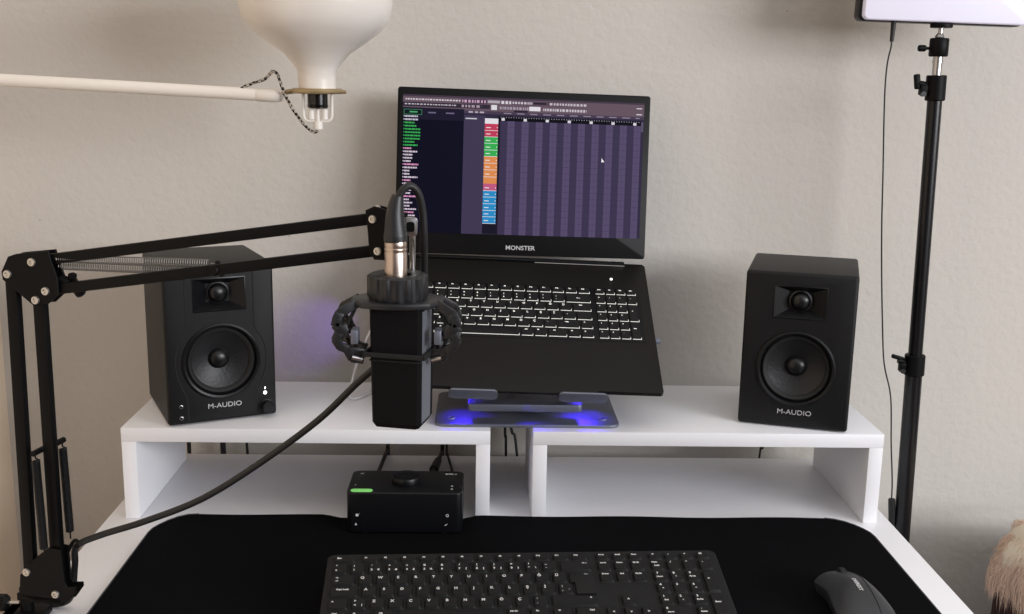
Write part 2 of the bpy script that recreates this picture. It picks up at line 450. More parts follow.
prism(bm, [(-.0625, .0118), (-.0595, .0118), (-.061, .0148)], .0330, .0333, FRONT)
lathe(bm, [(.0012, 0), (.0019, 0), (.0019, .0002), (.0012, .0002)], front(.0535, .0250, -.0331), 14)
prism(bm, [(.0543, .0145), (.0495, .0118), (.0520, .0118)], .0330, .0333, FRONT)
obj('front_icons', bm, 'legend', ai)

# ------------------------------------------------------------------ speakers
def speaker(label, loc, rot, active):
    t = thing('studio_speaker', label, 'speaker', loc, rot, 'studio speakers on the riser shelves')
    W, H, D = .140, .2075, .156
    bm = B(); box(bm, -W/2, W/2, 0, D, 0.0015, H, .0042, 3); cab = obj('cabinet', bm, 'cab', t)
    c = B(); cyl(c, (0, -.01, .081), (0, .022, .081), .0452, n=48)
    cut(cab, c)
    c = B(); tb = [(-.0318, -.0190), (.0318, -.0190), (.0318, .0215), (-.0318, .0215)]; ti = [(-.015, -.012), (.015, -.012), (.015, .012), (-.015, .012)]
    A = [c.verts.new((x*1.08, -.001, .1675+z*1.08)) for x, z in tb]; Bv = [c.verts.new((x, .012, .1695+z)) for x, z in ti]
    c.faces.new(A); c.faces.new(Bv[::-1])
    for i in range(4): c.faces.new((A[i], Bv[i], Bv[(i+1) % 4], A[(i+1) % 4]))
    bmesh.ops.recalc_face_normals(c, faces=c.faces); cut(cab, c)
    # waveguide lining
    bm = B(); A = [bm.verts.new((x*1.02, -.0008, .1675+z*1.02)) for x, z in tb]; Bv = [bm.verts.new((x, .0115, .1695+z)) for x, z in ti]
    for i in range(4): bm.faces.new((A[i], A[(i+1) % 4], Bv[(i+1) % 4], Bv[i]))
    bm.faces.new(Bv)
    O = [bm.verts.new((x*1.06, -.0002, .1675+z*1.09)) for x, z in tb]
    for i in range(4): bm.faces.new((O[i], O[(i+1) % 4], A[(i+1) % 4], A[i]))
    bmesh.ops.recalc_face_normals(bm, faces=bm.faces); horn = obj('tweeter_horn', bm, 'baffle', t)
    bm = B(); lathe(bm, [(.0145, 0), (.0145, .0022), (.0125, .003), (.0118, .0015), (.0116, .0035), (.010, .0068), (.006, .0095), (0, .0105)], front(0, .1695, .0115), 36); obj('dome', bm, 'dome', horn)
    # woofer
    bm = B(); lathe(bm, [(.0505, -.0005), (.0502, .0016), (.0478, .0026), (.0452, .0016), (.0446, -.006), (.044, -.008)], front(0, .081, 0), 64); wf = obj('woofer', bm, 'baffle', t)
    bm = B(); lathe(bm, [(.0452, -.006), (.0438, -.0035), (.0415, -.0020), (.039, -.0030), (.0368, -.0060), (.0372, -.008)], front(0, .081, 0), 64); obj('surround', bm, 'rubber', wf)
    bm = B(); lathe(bm, [(.0380, -.0068), (.0350, -.0080), (.0120, -.0185), (0, -.0185)], front(0, .081, 0), 64); obj('cone', bm, 'cone', wf)
    bm = B(); lathe(bm, [(.0138, -.0180), (.0128, -.0150), (.0100, -.0115), (.006, -.0095), (0, -.0088)], front(0, .081, 0), 40); obj('dust_cap', bm, 'dome', wf)
    bm = B(); text(bm, 'M-AUDIO', .0092, front(.002, .0222, -.0006), 0, .0005, sx=1.12); obj('lettering', bm, 'silver_print', t)
    # baffle grooves bulging around the woofer
    for s in (-1, 1):
        pts = [(s*.043, -.0001, H-.006), (s*.043, -.0001, .135), (s*.0445, -.0001, .122), (s*.0525, -.0001, .108), (s*.0575, -.0001, .090), (s*.0570, -.0001, .070), (s*.052, -.0001, .052), (s*.0465, -.0001, .040), (s*.0445, -.0001, .028), (s*.0445, -.0001, .005)]
        if active:
            bm = B(); tube(bm, pts, .0007, 6, k=5); obj('baffle_groove', bm, 'mount', t)
    if active:
        bm = B(); lathe(bm, [(0, 0), (.0095, 0), (.0095, .001), (.0078, .0018), (.0074, .012), (.0062, .0132), (0, .0132)], front(.0560, .0145, 0), 32, rfun=lambda r, z, k: r*(1+.03*(k % 2) if .002 < z < .0125 else 1)); bar(bm, (.0552, -.0134, .016), (.0552, -.0134, .020), .0006, .0005, mi=1); obj('volume_knob', bm, ['baffle', 'legend'], t)
        bm = B(); lathe(bm, [(0, 0), (.0024, 0), (.0020, .0008), (0, .001)], front(.0550, .0325, 0), 16); box(bm, .0543, .0557, -.0006, 0, .0375, .0405, .0004); obj('status_light', bm, 'led_white', t, label='white glowing power light')
        for z in (.0255, .0105):
            bm = B(); lathe(bm, [(.0016, .0004), (.0020, .0012), (.0025, .001), (.0027, 0)], front(-.0535, z, 0), 20, 0); lathe(bm, [(0, .0003), (.0017, .0003)], front(-.0535, z, 0), 16, 1); obj('jack_socket', bm, ['metal', 'gap'], t)
    for sx in (-.052, .052):
        for sy in (.018, .136):
            bm = B(); cyl(bm, (sx, sy, 0), (sx, sy, .002), .006, n=16); obj('foot', bm, 'rubber', t)
    return t
speaker('black studio speaker with white power light and volume knob, behind the boom arm', (-.2730, .0318, RH), .4425, True)
speaker('black studio speaker without knobs on the right white riser shelf', (.4709, .0222, RH), -.3159, False)

# ------------------------------------------------------------------ laptop
tl, sa = .5659, 1.5036
tl, sa = .5699, 1.4405
LM = Matrix.Translation((.1176, -.0034, .1815)) @ Matrix.Rotation(.0275, 4, 'Z') @ Matrix.Rotation(.0332, 4, 'Y') @ Matrix.Rotation(tl, 4, 'X')
lp = thing('laptop', 'open black laptop with glowing screen raised on the silver stand', 'laptop', matrix=LM)
bm = B(); LD = .2460
poly = [(-.180, .004), (-.176, 0), (.176, 0), (.180, .004), (.180, LD), (-.180, LD)]
poly = [(-.1795, .003), (-.1765, 0), (-.095, 0), (-.088, -.006), (.088, -.006), (.095, 0), (.1765, 0), (.1795, .003), (.1800, LD-.004), (.176, LD), (-.176, LD), (-.1800, LD-.004)]
prism(bm, poly, -.0235, 0, bev=.0012, seg=2)
bmesh.ops.bisect_plane(bm, geom=bm.verts[:]+bm.edges[:]+bm.faces[:], plane_co=(0, .034, 0), plane_no=(0, 1, 0))
for v in bm.verts:                      # the underside rises to a thin front edge
    if v.co.y < .0335 and v.co.z < -.001: v.co.z *= .16+.84*max(0, (v.co.y+.006)/.040)
obj('base', bm, 'laptop', lp)
bm = B(); box(bm, -.178, .166, .0885, .1925, -.0002, .0004, .0002); obj('keyboard_bed', bm, 'bezel', lp)
bm = B()
for (a, b, c_, d) in ((-.075, .032, .0085, .0088), (-.075, .032, .0782, .0785), (-.0752, -.0749, .0085, .0785), (.0318, .0321, .0085, .0785), (-.0215, -.0212, .0085, .022)):
    box(bm, a, b, c_, d, -.0001, .00012)
obj('touchpad_outline', bm, 'gap', lp)
def lrow(items, v, d, u0, unit, gap=.0026):
    u = u0
    for w, leg in items:
        if leg is not None: key(lp, u+w*unit/2, v, w*unit-gap, d-gap, leg, .0016, ['key', 'backlight', 'backlight'], .0040, glow=True, zoff=.0021)
        u += w*unit
pu = .0182; U0 = -.1765; pr_ = .0167
vF = .1845
lrow([(1, [(s, .35, .2, .7)]) for s in ['Esc']+['F%d' % i for i in range(1, 13)]+['Prt', 'Del']], vF, .0125, U0, pu)
def g(s): return [(s, .22, .2, 1.15)]
def g2(a, b): return [(a, .2, .25, .75), (b, .2, -.2, .75)]
lrow([(1, g2(a, b)) for a, b in zip('"!\'^+%&/()=?_', 'e1234567890*-')]+[(2, [('<—', .5, 0, .8)])], vF-.0165, pr_, U0, pu)
lrow([(1.5, [('->', .2, .1, .7)])]+[(1, g(c)) for c in 'QWERTYUIOPĞÜ']+[(1.5, [('Enter', .4, .2, .5)])], vF-.0165-pr_, pr_, U0, pu)
lrow([(1.75, [('Caps', .2, .2, .55)])]+[(1, g(c)) for c in 'ASDFGHJKLŞİ']+[(1, g(',')), (1.25, [])], vF-.0165-2*pr_, pr_, U0, pu)
lrow([(1.25, g('^')), (1, g('<'))]+[(1, g(c)) for c in 'ZXCVBNMÖÇ']+[(1, g('.')), (1.75, [('^ Shift', .4, .2, .5)]), (1, g('^'))], vF-.0165-3*pr_, pr_, U0, pu)
lrow([(1.25, [('Ctrl', .3, .2, .5)]), (1, [('Fn', .3, .2, .5)]), (1, g('+')), (1, [('Alt', .3, .2, .5)]), (5.25, []), (1, [('AltGr', .4, .2, .45)]), (1, g('=')), (1.5, [('Ctrl', .3, .2, .5)]), (1, g('<')), (1, g('v'))], vF-.0165-4*pr_, pr_, U0, pu)
un = .0148; UN = .1020
lrow([(1, [(s, .4, .2, .45)]) for s in ('Home', 'End', 'PgUp', 'PgDn')], vF, .0125, UN, un, .0022)
for r, row in enumerate(['N/*-', '789', '456', '123', '>0.']):
    lrow([(1, [(c, .25, .2, .6)]) for c in row], vF-.0165-r*pr_, pr_, UN, un, .0022)
key(lp, UN+3.5*un, vF-.0165-1.5*pr_, un-.0022, 2*pr_-.0024, [('+', .3, .1, .7)], .0016, ['key', 'backlight', 'backlight'], .0040, True, .0021)
key(lp, UN+3.5*un, vF-.0165-3.5*pr_, un-.0022, 2*pr_-.0024, [('Enter', .4, .1, .45)], .0016, ['key', 'backlight', 'backlight'], .0040, True, .0021)
bm = B(); lathe(bm, [(0, 0), (.0019, 0), (.0017, .0006), (0, .0008)], T(.1285, .2115, 0), 16); obj('power_light', bm, 'led_white', lp, label='small round white light')
bm = B(); box(bm, -.150, .150, .2405, .2470, -.002, .0030, .0015); obj('hinge_cover', bm, 'bezel', lp)
bm = B(); box(bm, .02, .150, .2385, .2402, 0, .0014, .0004); obj('hinge_reflection', bm, 'metal', lp)  # bright metal strip modelled in place of the reflection along the hinge
# lid: its own frame, hinged at the back edge
LIDM = Matrix.Translation((0, LD, 0.001)) @ Matrix.Rotation(.0208, 4, 'Z') @ Matrix.Rotation(sa-tl, 4, 'X')
bm = B(); prism(bm, rrect(-.180, .180, .004, .2375, .004), -.0065, 0, bev=.001); lid = obj('lid', bm, 'bezel', lp, matrix=LIDM)
bm = B(); text(bm, 'MONSTER', .0088, T(-.001, .0150, .0001), 0, .0002, sx=1.06, bold=.0001); obj('lettering', bm, 'silver_print', lid)

def screen_mesh():
    bm = B(); cl = bm.loops.layers.float_color.new('px'); lev = [0]
    def R(u0, u1, v0, v1, c, z=None):
        z = .0003+.00005*(z or 0)
        vs = [bm.verts.new(q) for q in ((u0, v0, z), (u1, v0, z), (u1, v1, z), (u0, v1, z))]
        f = bm.faces.new(vs)
        for l in f.loops: l[cl] = (*lin(c), 1)
    u0, u1, v0, v1 = -.1727, .1712, .0335, .2270
    R(u0, u1, v0, v1, (34, 30, 48))
    R(u0, u1, .1985, v1, (104, 86, 98), 1)
    R(u0, u1, .2245, v1, (70, 58, 74), 2)
    rnd = random.Random(3)
    def dashes(a, b, va, vb, c, step, z=4, fill=.7):
        u = a
        while u < b:
            w = step*(.4+rnd.random()*fill); R(u, min(u+w*.8, b), va, vb, c, z); u += w+step*.18
    dashes(-.169, -.092, .2196, .2216, (222, 212, 220), .004)
    R(-.0905, -.055, .2175, .2235, (38, 32, 44), 3); dashes(-.0895, -.056, .2185, .2225, (200, 160, 190), .005)
    R(-.053, -.036, .2190, .2226, (180, 170, 182), 3); dashes(-.034, -.020, .2185, .2226, (220, 214, 222), .005); dashes(-.018, .010, .2190, .2222, (205, 196, 206), .004)
    R(.012, .030, .2195, .2220, (40, 34, 46), 3); R(-.02, .06, .2178, .2235, (88, 70, 84), 2)
    dashes(.035, .088, .2190, .2222, (200, 190, 202), .0045)
    R(u0, -.05, .2105, .2165, (52, 44, 58), 3); dashes(-.170, -.098, .2130, .2146, (200, 190, 202), .004, 5)
    dashes(-.090, -.062, .2118, .2152, (170, 150, 165), .006, 5)
    R(-.048, -.040, .2095, .2165, (225, 222, 228), 4); dashes(-.036, .005, .2108, .2145, (170, 156, 172), .004)
    R(.006, .022, .2100, .2160, (230, 225, 232), 4); R(-.016, .004, .2075, .2100, (44, 38, 50), 4)
    dashes(.026, .088, .2106, .2142, (205, 196, 208), .0042)
    R(.160, .168, .2100, .2112, (230, 225, 230), 4); R(.160, .168, .2185, .2196, (230, 225, 230), 4)
    # browser
    R(u0, -.0863, v0, .2090, (15, 15, 32), 2)
    R(u0, -.0863, .1925, .2090, (30, 27, 46), 3)
    R(-.1712, -.1455, .1990, .2065, (70, 130, 92), 4); R(-.1704, -.1463, .1997, .2058, (16, 26, 34), 5); R(-.163, -.152, .2018, .2038, (80, 170, 110), 6)
    R(-.137, -.126, .2015, .2035, (110, 100, 130), 4); R(-.112, -.100, .2015, .2035, (110, 100, 130), 4)
    y = .1955; k = 0
    while y > .052:
        if k < 2: c, w = (205, 200, 214), .012+.006*rnd.random()
        elif k < 10: c, w = (58, 172, 84), .0215 if 3 < k < 8 else .013+.006*rnd.random()
        else: c, w = ((214, 200, 216) if k % 5 else (220, 150, 190)), .007+.013*rnd.random()
        R(-.1712, -.1698, y+.0004, y+.0022, c, 4); q = -.1690
        while q < -.1690+w:
            ww = .0015+.004*rnd.random(); R(q, min(q+ww, -.1690+w), y, y+.0022, c, 4); q += ww+.0006
        y -= .0045; k += 1
    # playlist
    R(-.0863, u1, v0, .2075, (50, 44, 66), 2)
    R(-.0863, u1, .2035, .2075, (74, 62, 82), 3); dashes(-.080, -.055, .2045, .2066, (190, 180, 195), .008); dashes(-.03, .165, .2047, .2060, (150, 138, 156), .03, 4, .1)
    R(-.0863, -.0565, v0, .2010, (66, 58, 84), 3); R(-.084, -.068, .1955, .1972, (210, 205, 214), 5)
    for (a, b, c) in ((.1975, .1900, (232, 230, 236)), (.1900, .1715, (196, 62, 92)), (.1715, .1440, (56, 176, 84)), (.1440, .1055, (226, 142, 82)), (.1055, .0955, (196, 92, 132)), (.0955, .0490, (44, 142, 200)), (.0490, .0345, (26, 24, 38))):
        R(-.0565, -.0375, b, a, c, 4)
    for y in (.1805, .1715, .1625, .1530, .1440, .1345, .1250, .1150, .0955, .0865, .0770, .0675, .0585, .0490):
        R(-.0565, -.0375, y-.0003, y+.0004, (228, 228, 234), 5); R(-.0545, -.048, y+.0035, y+.0046, (238, 238, 240), 5)
        R(-.0392, -.0383, y+.0035, y+.0050, (250, 250, 250), 6)
    R(-.0375, -.0345, v0, .2010, (30, 26, 42), 3)
    n = 20; gw = (.1672+.0345)/n
    for i in range(n):
        R(-.0345+i*gw, -.0345+(i+1)*gw, v0, .1945, (62, 53, 80) if i % 2 == 0 else (88, 77, 108), 4)
    for j in range(1, 18): y = v0+j*.161/18; R(-.0345, .1672, y, y+.0004, (58, 50, 78), 5)
    for i in range(n*2): R(-.0345+i*gw/2, -.0345+i*gw/2+.00025, v0, .1945, (66, 57, 86), 5)
    R(-.0375, .1672, .1945, .2012, (14, 12, 20), 4)
    for i in range(7): R(-.033+i*.0315, -.0285+i*.0315, .1950, .1985, (225, 220, 230), 5)
    for i in range(56): R(-.034+i*.0036, -.0332+i*.0036, .1990, .2002, (190, 185, 200), 5)
    R(.1672, .1712, v0, .2012, (52, 45, 68), 4); R(.1676, .1706, .186, .200, (96, 84, 110), 5)
    # cursor arrow
    vs = [bm.verts.new(q) for q in ((.1120, .1470, .00065), (.1121, .1405, .00065), (.1136, .1418, .00065), (.1164, .1412, .00065))]
    f = bm.faces.new(vs)
    for l in f.loops: l[cl] = (1, 1, 1, 1)
    for f in bm.faces:
        if f.normal.z < 0: f.normal_flip()
    return bm
sm = bpy.data.materials.new('screen_picture'); sm.use_nodes = True
nt = sm.node_tree; b = nt.nodes['Principled BSDF']; at = nt.nodes.new('ShaderNodeAttribute'); at.attribute_name = 'px'
b.inputs['Base Color'].default_value = (.001, .001, .0015, 1); b.inputs['Roughness'].default_value = .3; b.inputs['Specular IOR Level'].default_value = .04
nt.links.new(at.outputs['Color'], b.inputs['Emission Color']); b.inputs['Emission Strength'].default_value = .92
obj('screen', screen_mesh(), sm, lid, label='lit display with coloured track list and purple grid')

# USB plug sticking out of the laptop's right side
bm = B(); box(bm, .1792, .1875, .098, .106, -.0125, -.0065, .0008); o = obj('usb_receiver', bm, 'alu', matrix=LM @ T()); tag(o, 'tiny grey usb plug in the right side of the laptop', 'usb plug')

# ------------------------------------------------------------------ laptop stand
st = thing('laptop_stand', 'silver grey aluminium laptop stand with two front lips on the white shelves', 'laptop stand', (.123, .09, RH))
bm = B(); prism(bm, rrect(-.121, .121, -.075, .075, .014), 0, .0042, bev=.0008, seg=2)
obj('base_plate', bm, 'alu', st)
for sx in (-.1, .1):
    for sy in (-.048, .055):
        bm = B(); lathe(bm, [(.0032, .0002), (.0040, .0012), (.0062, .0012), (.0066, 0)], T(sx, sy, .0042), 24); lathe(bm, [(0, .0003), (.0034, .0003)], T(sx, sy, .0042), 24, 1); obj('rubber_pad', bm, ['alu', 'mount'], st)
bm = B(); lathe(bm, [(0, 0), (.040, 0), (.041, .001), (.041, .0065), (.039, .008), (0, .008)], T(.012, .018, .0042), 64); obj('turntable', bm, 'alu', st)
bm = B(); prism(bm, rrect(-.078, .072, -.066, -.036, .006), .0190, .0285, bev=.001, seg=2); box(bm, -.012, .036, -.040, .004, .0118, .0200, .0005)
obj('hinge_bar', bm, 'alu', st)
# plate tilted with the laptop: laptop underside is 23.5 mm below the deck
SM = st.matrix_basis.inverted() @ LM
Sloc = Matrix.Translation((-.123, -.09, -RH)) @ LM
bm = B(); prism(bm, rrect(-.085, .085, .030, .20, .012), -.0275, -.0237, bev=.0006, seg=2)
obj('support_plate', bm, 'alu', st, matrix=Sloc)
for u in (-.0655, .0745):
    bm = B(); u0, u1 = u-.031, u+.031
    box(bm, u0, u1, -.0100, -.0072, -.0100, -.0060, .0006)
    bar(bm, (u, -.0085, -.0080), (u, .036, -.0262), .062, .0030, .0006, up=(0, 0, 1))
    prism(bm, rrect(u0, u1, -.0120, .0050, .006), .0072, .0102, FRONT, bev=.0006, seg=2)
    obj('front_lip', bm, 'alu', st, matrix=Sloc)
for sx in (-.05, .05):
    bm = B()
    p0 = Vector((sx, -.045, .0240)); p1 = Sloc @ Vector((sx, .105, -.0285)); bar(bm, p0, p1, .016, .005, .001); obj('strut', bm, 'alu', st)

# ------------------------------------------------------------------ boom arm
AM = Matrix.Translation((-.3884, -.2691, 0)) @ Matrix.Rotation(math.atan2(-.23099, .97296), 4, 'Z')
ba = thing('boom_arm', 'black two-section microphone boom arm clamped to the left edge of the desk', 'boom arm', matrix=AM)
FR = FRONT   # local xy -> s,z ; extrudes towards the viewer
def sz(s, z, y=0): return Vector((s, y, z))
lowerL = (sz(-.0130, .3707), sz(-.0185, .0555)); lowerR = (sz(.0159, .3464), sz(.0137, .0346))
upT = (sz(.0146, .3840), sz(.3632, .4410)); upB = (sz(.0276, .3560), sz(.3677, .4122))
for a, b in (lowerL, lowerR):
    bm = B(); bar(bm, b, a, .0080, .0125, .001, up=(1, 0, 0)); obj('lower_bar', bm, 'arm', ba)
for a, b in (upT, upB):
    bm = B(); bar(bm, a, b, .008, .0104, .001, up=(0, 0, 1)); obj('upper_bar', bm, 'arm', ba)
el = [(-.0202, .3726), (-.0117, .3879), (-.0028, .391), (.0329, .3957), (.0363, .3832), (.0407, .3696), (.0412, .3538), (.0288, .3431), (.0117, .3411), (-.0019, .3513), (-.0195, .3648)]
for y0 in (.0045, -.0070):
    bm = B(); prism(bm, el, y0, y0+.0025, FR, bev=.0004, seg=1); obj('elbow_plate', bm, 'arm', ba)
bs = [(-.0296, .0285), (-.027, .0511), (-.0065, .073), (.0084, .0852), (.0233, .0847), (.0241, .0493), (.0271, .044), (.0376, .0453), (.0379, .0409), (.0279, .0273), (.0034, .0225), (-.0117, .0236), (-.0244, .0266)]
for y0 in (.0045, -.0070):
    bm = B(); prism(bm, bs, y0, y0+.0025, FR, bev=.0004, seg=1); obj('base_plate', bm, 'arm', ba)
tp = [(.3560, .4485), (.3640, .4525), (.3790, .4490), (.3770, .4040), (.3640, .4040), (.3590, .4125), (.3580, .4300)]
for y0 in (.0045, -.0070):
    bm = B(); prism(bm, tp, y0, y0+.0025, FR, bev=.0004, seg=1); obj('tip_plate', bm, 'arm', ba)
def screw(s, z, y=-.0068, r=.0042):
    bm = B(); Mx = front(s, z, y)
    lathe(bm, [(0, .0012), (r*.45, .0012), (r*.5, .0026), (r*.9, .0024), (r, .0012), (r, 0)], Mx, 20)
    obj('screw', bm, 'screw', ba)
for s, z in (lowerL[0].xz, lowerR[0].xz, upT[0].xz, upB[0].xz): screw(s, z)
for s, z in (lowerL[1].xz, lowerR[1].xz): screw(s, z)
for s, z in (upT[1].xz, upB[1].xz): screw(s, z, -.0068, .0038)
screw(.3640, .4495, .005, .003)
def spring(p0, p1, r, turns, mname, wire):
    R, l = frame_to(p0, p1); n = turns*8; pts = []
    for i in range(n+1):
        a = i/8*2*PI; pts.append(R @ Vector((r*math.cos(a), r*math.sin(a), .008+(l-.016)*i/n)))
    bm = B(); tube(bm, [R @ Vector((0, 0, 0)), R @ Vector((0, 0, .006))]+pts+[R @ Vector((0, 0, l-.006)), R @ Vector((0, 0, l))], wire, 5, k=1)
    obj('spring', bm, mname, ba)
spring(sz(.030, .3875, -.0005), sz(.2045, .3905, .004), .0038, 66, 'spring', .00055)
spring(sz(.026, .3790, .008), sz(.2045, .3805, .012), .0038, 66, 'spring', .00055)
spring(sz(.0060, .1900, -.0125), sz(.0080, .0790, -.0125), .0036, 60, 'spring_dark', .00085)
spring(sz(.0215, .1965, .0100), sz(.0235, .0900, .0100), .0036, 60, 'spring_dark', .00085)
bm = B(); cyl(bm, sz(.006, .190, -.016), sz(.006, .190, .004), .003, n=12); cyl(bm, sz(.0215, .197, .013), sz(.0215, .197, -.002), .003, n=12); cyl(bm, sz(.006, .190, -.004), sz(.0215, .197, .004), .0025, n=10); obj('spring_pin', bm, 'arm', ba)
bm = B(); cyl(bm, sz(.2045, .3850, -.006), sz(.2045, .3850, .014), .0052, n=16, bev=.001); cyl(bm, sz(.2045, .392, .004), sz(.2045, .378, .012), .0025, n=10); obj('spring_anchor', bm, 'arm', ba)
bm = B(); tube(bm, [sz(.022, .0760, .004), sz(.0265, .0850, .006), sz(.0310, .0905, .006), sz(.0350, .0885, .006), sz(.0340, .0845, .006), sz(.0310, .0850, .006)], .0020, 8); obj('cable_hook', bm, 'arm', ba)
bm = B(); cyl(bm, sz(.036, .3655, .004), sz(.046, .362, .006), .006, n=16); bar(bm, sz(.044, .3680, .008), sz(.0570, .3500, .008), .008, .010, .003); bar(bm, sz(.0455, .3700, .006), sz(.052, .3690, .006), .008, .007, .002); obj('elbow_knob', bm, 'arm', ba)
# post, C clamp and its screws
bm = B(); cyl(bm, sz(-.0265, -.010), sz(-.0265, .034), .0068, n=20); box(bm, -.033, .020, -.007, .007, .0215, .0300, .001); obj('post', bm, 'arm', ba)
Minv = AM.inverted()
RZ = Matrix.Rotation(-math.atan2(-.23099, .97296), 4, 'Z')
def desk_pt(x, y, z): return Minv @ Vector((x, y, z))
bm = B(); W2 = .015; cxy = AM @ Vector((-.0265, 0, 0)); Mc = Minv @ Matrix.Translation((cxy.x, cxy.y, 0))
box(bm, -.022, .020, -W2, W2, 0, .009, .001, Mx=Mc); box(bm, -.022, -.0100, -W2, W2, -.075, .009, .001, Mx=Mc); box(bm, -.022, .020, -W2, W2, -.075, -.066, .001, Mx=Mc)
obj('clamp', bm, 'arm', ba)
bm = B(); cyl(bm, Mc @ Vector((.006, 0, -.090)), Mc @ Vector((.006, 0, -.033)), .0035, n=14); cyl(bm, Mc @ Vector((.006, 0, -.034)), Mc @ Vector((.006, 0, -.030)), .010, n=20); obj('clamp_screw', bm, 'metal', ba)
bm = B(); cyl(bm, Mc @ Vector((-.008, 0, .0165)), Mc @ Vector((-.022, 0, .0165)), .002, n=10, mi=1); lathe(bm, [(0, 0), (.007, 0), (.0085, .002), (.0085, .011), (.007, .013), (0, .013)], Mc @ T(-.020, 0, .0165) @ Matrix.Rotation(-PI/2, 4, 'Y'), 16, rfun=lambda r, z, k: r*(1+.08*(k % 2))); obj('locking_knob', bm, ['arm', 'metal'], ba)

# swivel at the tip
tip = AM @ Vector((.3675, 0, .427)); mc = Vector((-.0135, -.375, 0))
bm = B(); I = Minv
cyl(bm, I @ Vector((tip.x, tip.y+.001, .430)), I @ Vector((-.0105, -.3500, .4330)), .0050, n=20)
cyl(bm, I @ Vector((-.0105, -.3500, .446)), I @ Vector((-.0105, -.3500, .400)), .0045, n=16)
obj('swivel', bm, 'arm', ba)
bm = B(); prism(bm, rrect(-.0062, .0062, -.0085, .0085, .003), 0, .003, I @ front(-.0030, .4345, -.3570) @ Matrix.Rotation(-.06, 4, 'Z'), bev=.0006); prism(bm, rrect(-.0036, .0036, -.0045, .0045, .002), .003, .0036, I @ front(-.0030, .4345, -.3570), 1); obj('swivel_nut', bm, ['metal', 'arm'], ba)
bm = B(); cyl(bm, I @ Vector((-.0030, -.3550, .4345)), I @ Vector((-.0105, -.3500, .4330)), .0045, n=14); cyl(bm, I @ Vector((-.0020, -.3468, .4260)), I @ Vector((-.0020, -.3468, .3723)), .0026, n=14); obj('thread_stem', bm, 'metal', ba)

# ------------------------------------------------------------------ shock mount
sh = thing('shock_mount', 'black spider shock mount gripping the microphone at the end of the boom arm', 'shock mount', (mc.x, mc.y, .3722))
bm = B(); lathe(bm, [(.0125, .0215), (.0235, .0225), (.0262, .0205), (.0265, .003), (.0255, 0), (.0125, 0), (.0125, .0215)], None, 96, rfun=lambda r, z, k: (r+.0010*(1 if k % 6 < 3 else -.6)) if (.001 < z < .0215 and r > .0255) else r); obj('knurled_ring', bm, 'mount', sh)
bm = B(); oc = [(-.041, -.010), (-.030, -.024), (-.012, -.0300), (.012, -.0300), (.030, -.024), (.041, -.010), (.041, .010), (.030, .024), (.012, .030), (-.012, .030), (-.030, .024), (-.041, .010)]
prism(bm, oc, -.0055, 0, bev=.0014, seg=2); tpl = obj('top_plate', bm, 'mount', sh)
c_ = B(); cyl(c_, (.0035, 0, -.02), (.0035, 0, .02), .0123, n=32); cut(tpl, c_)
MB_ = Matrix.Rotation(math.radians(-12), 4, 'Z')
def smarm(sx, sy):
    # hooked arm of the outer cradle: out from the plate, round and down
    bm = B()
    pts = [(sx*.036, sy*.013, -.0030), (sx*.0500, sy*.017, -.0110), (sx*.0520, sy*.018, -.0150), (sx*.0535, sy*.018, -.0215), (sx*.0490, sy*.018, -.0260), (sx*.0440, sy*.017, -.0245)]
    for a, b_ in zip(pts, pts[1:]): bar(bm, a, b_, .0085, .0040, .0010, up=(0, 1, 0), ext=.0012)
    obj('outer_arm', bm, 'mount', sh)
    bm = B()
    pts = [(sx*.0430, sy*.017, -.0290), (sx*.0510, sy*.018, -.0290), (sx*.0535, sy*.018, -.0345), (sx*.0500, sy*.017, -.0410), (sx*.0440, sy*.015, -.0440), (sx*.0400, sy*.012, -.0530), (sx*.0310, sy*.010, -.0545)]
    for a, b_ in zip(pts, pts[1:]): bar(bm, a, b_, .0080, .0038, .0010, up=(0, 1, 0), ext=.0012)
    bar(bm, (sx*.0430, sy*.014, -.0445), (sx*.0290, sy*.010, -.0480), .006, .004, .0008, up=(0, 1, 0))
    obj('inner_arm', bm, 'mount', sh)
    bm = B()
    tube(bm, [(sx*.0510, sy*.018, -.0130), (sx*.0450, sy*.015, -.030), (sx*.0400, sy*.012, -.0490)], .0015, 8)
    tube(bm, [(sx*.036, sy*.014, -.0050), (sx*.042, sy*.012, -.018), (sx*.0500, sy*.017, -.036)], .0015, 8)
    tube(bm, [(sx*.0510, sy*.018, -.0240), (sx*.0400, sy*.012, -.030), (sx*.0360, sy*.006, -.044)], .0015, 8)
    obj('elastic_band', bm, 'elastic', sh)
for sx in (-1, 1):
    for sy in (-1, 1): smarm(sx, sy)
    bm = B(); box(bm, min(sx*.0335, sx*.0400), max(sx*.0335, sx*.0400), -.022, -.006, -.0380, -.0250, .0012); obj('clip_plate', bm, 'alu', sh, label='grey metal clip plate')
    bm = B(); cyl(bm, (sx*.0310, -.012, -.0540), (sx*.0400, -.014, -.0515), .0024, n=14); obj('clip_plate', bm, 'metal', sh)
bm = B()
Mb = Matrix.Translation((.0035, 0, 0)) @ Matrix.Rotation(math.radians(-13), 4, 'Z')
for (xa_, xb_, ya_, yb_) in ((-.0290, .0290, -.0262, -.0242), (-.0290, .0290, .0236, .0256), (-.0290, -.0268, -.0262, .0256), (.0270, .0292, -.0262, .0256)):
    box(bm, xa_, xb_, ya_, yb_, -.0500, -.0455, .0006, Mx=Mb)
obj('cradle_band', bm, 'elastic', sh)

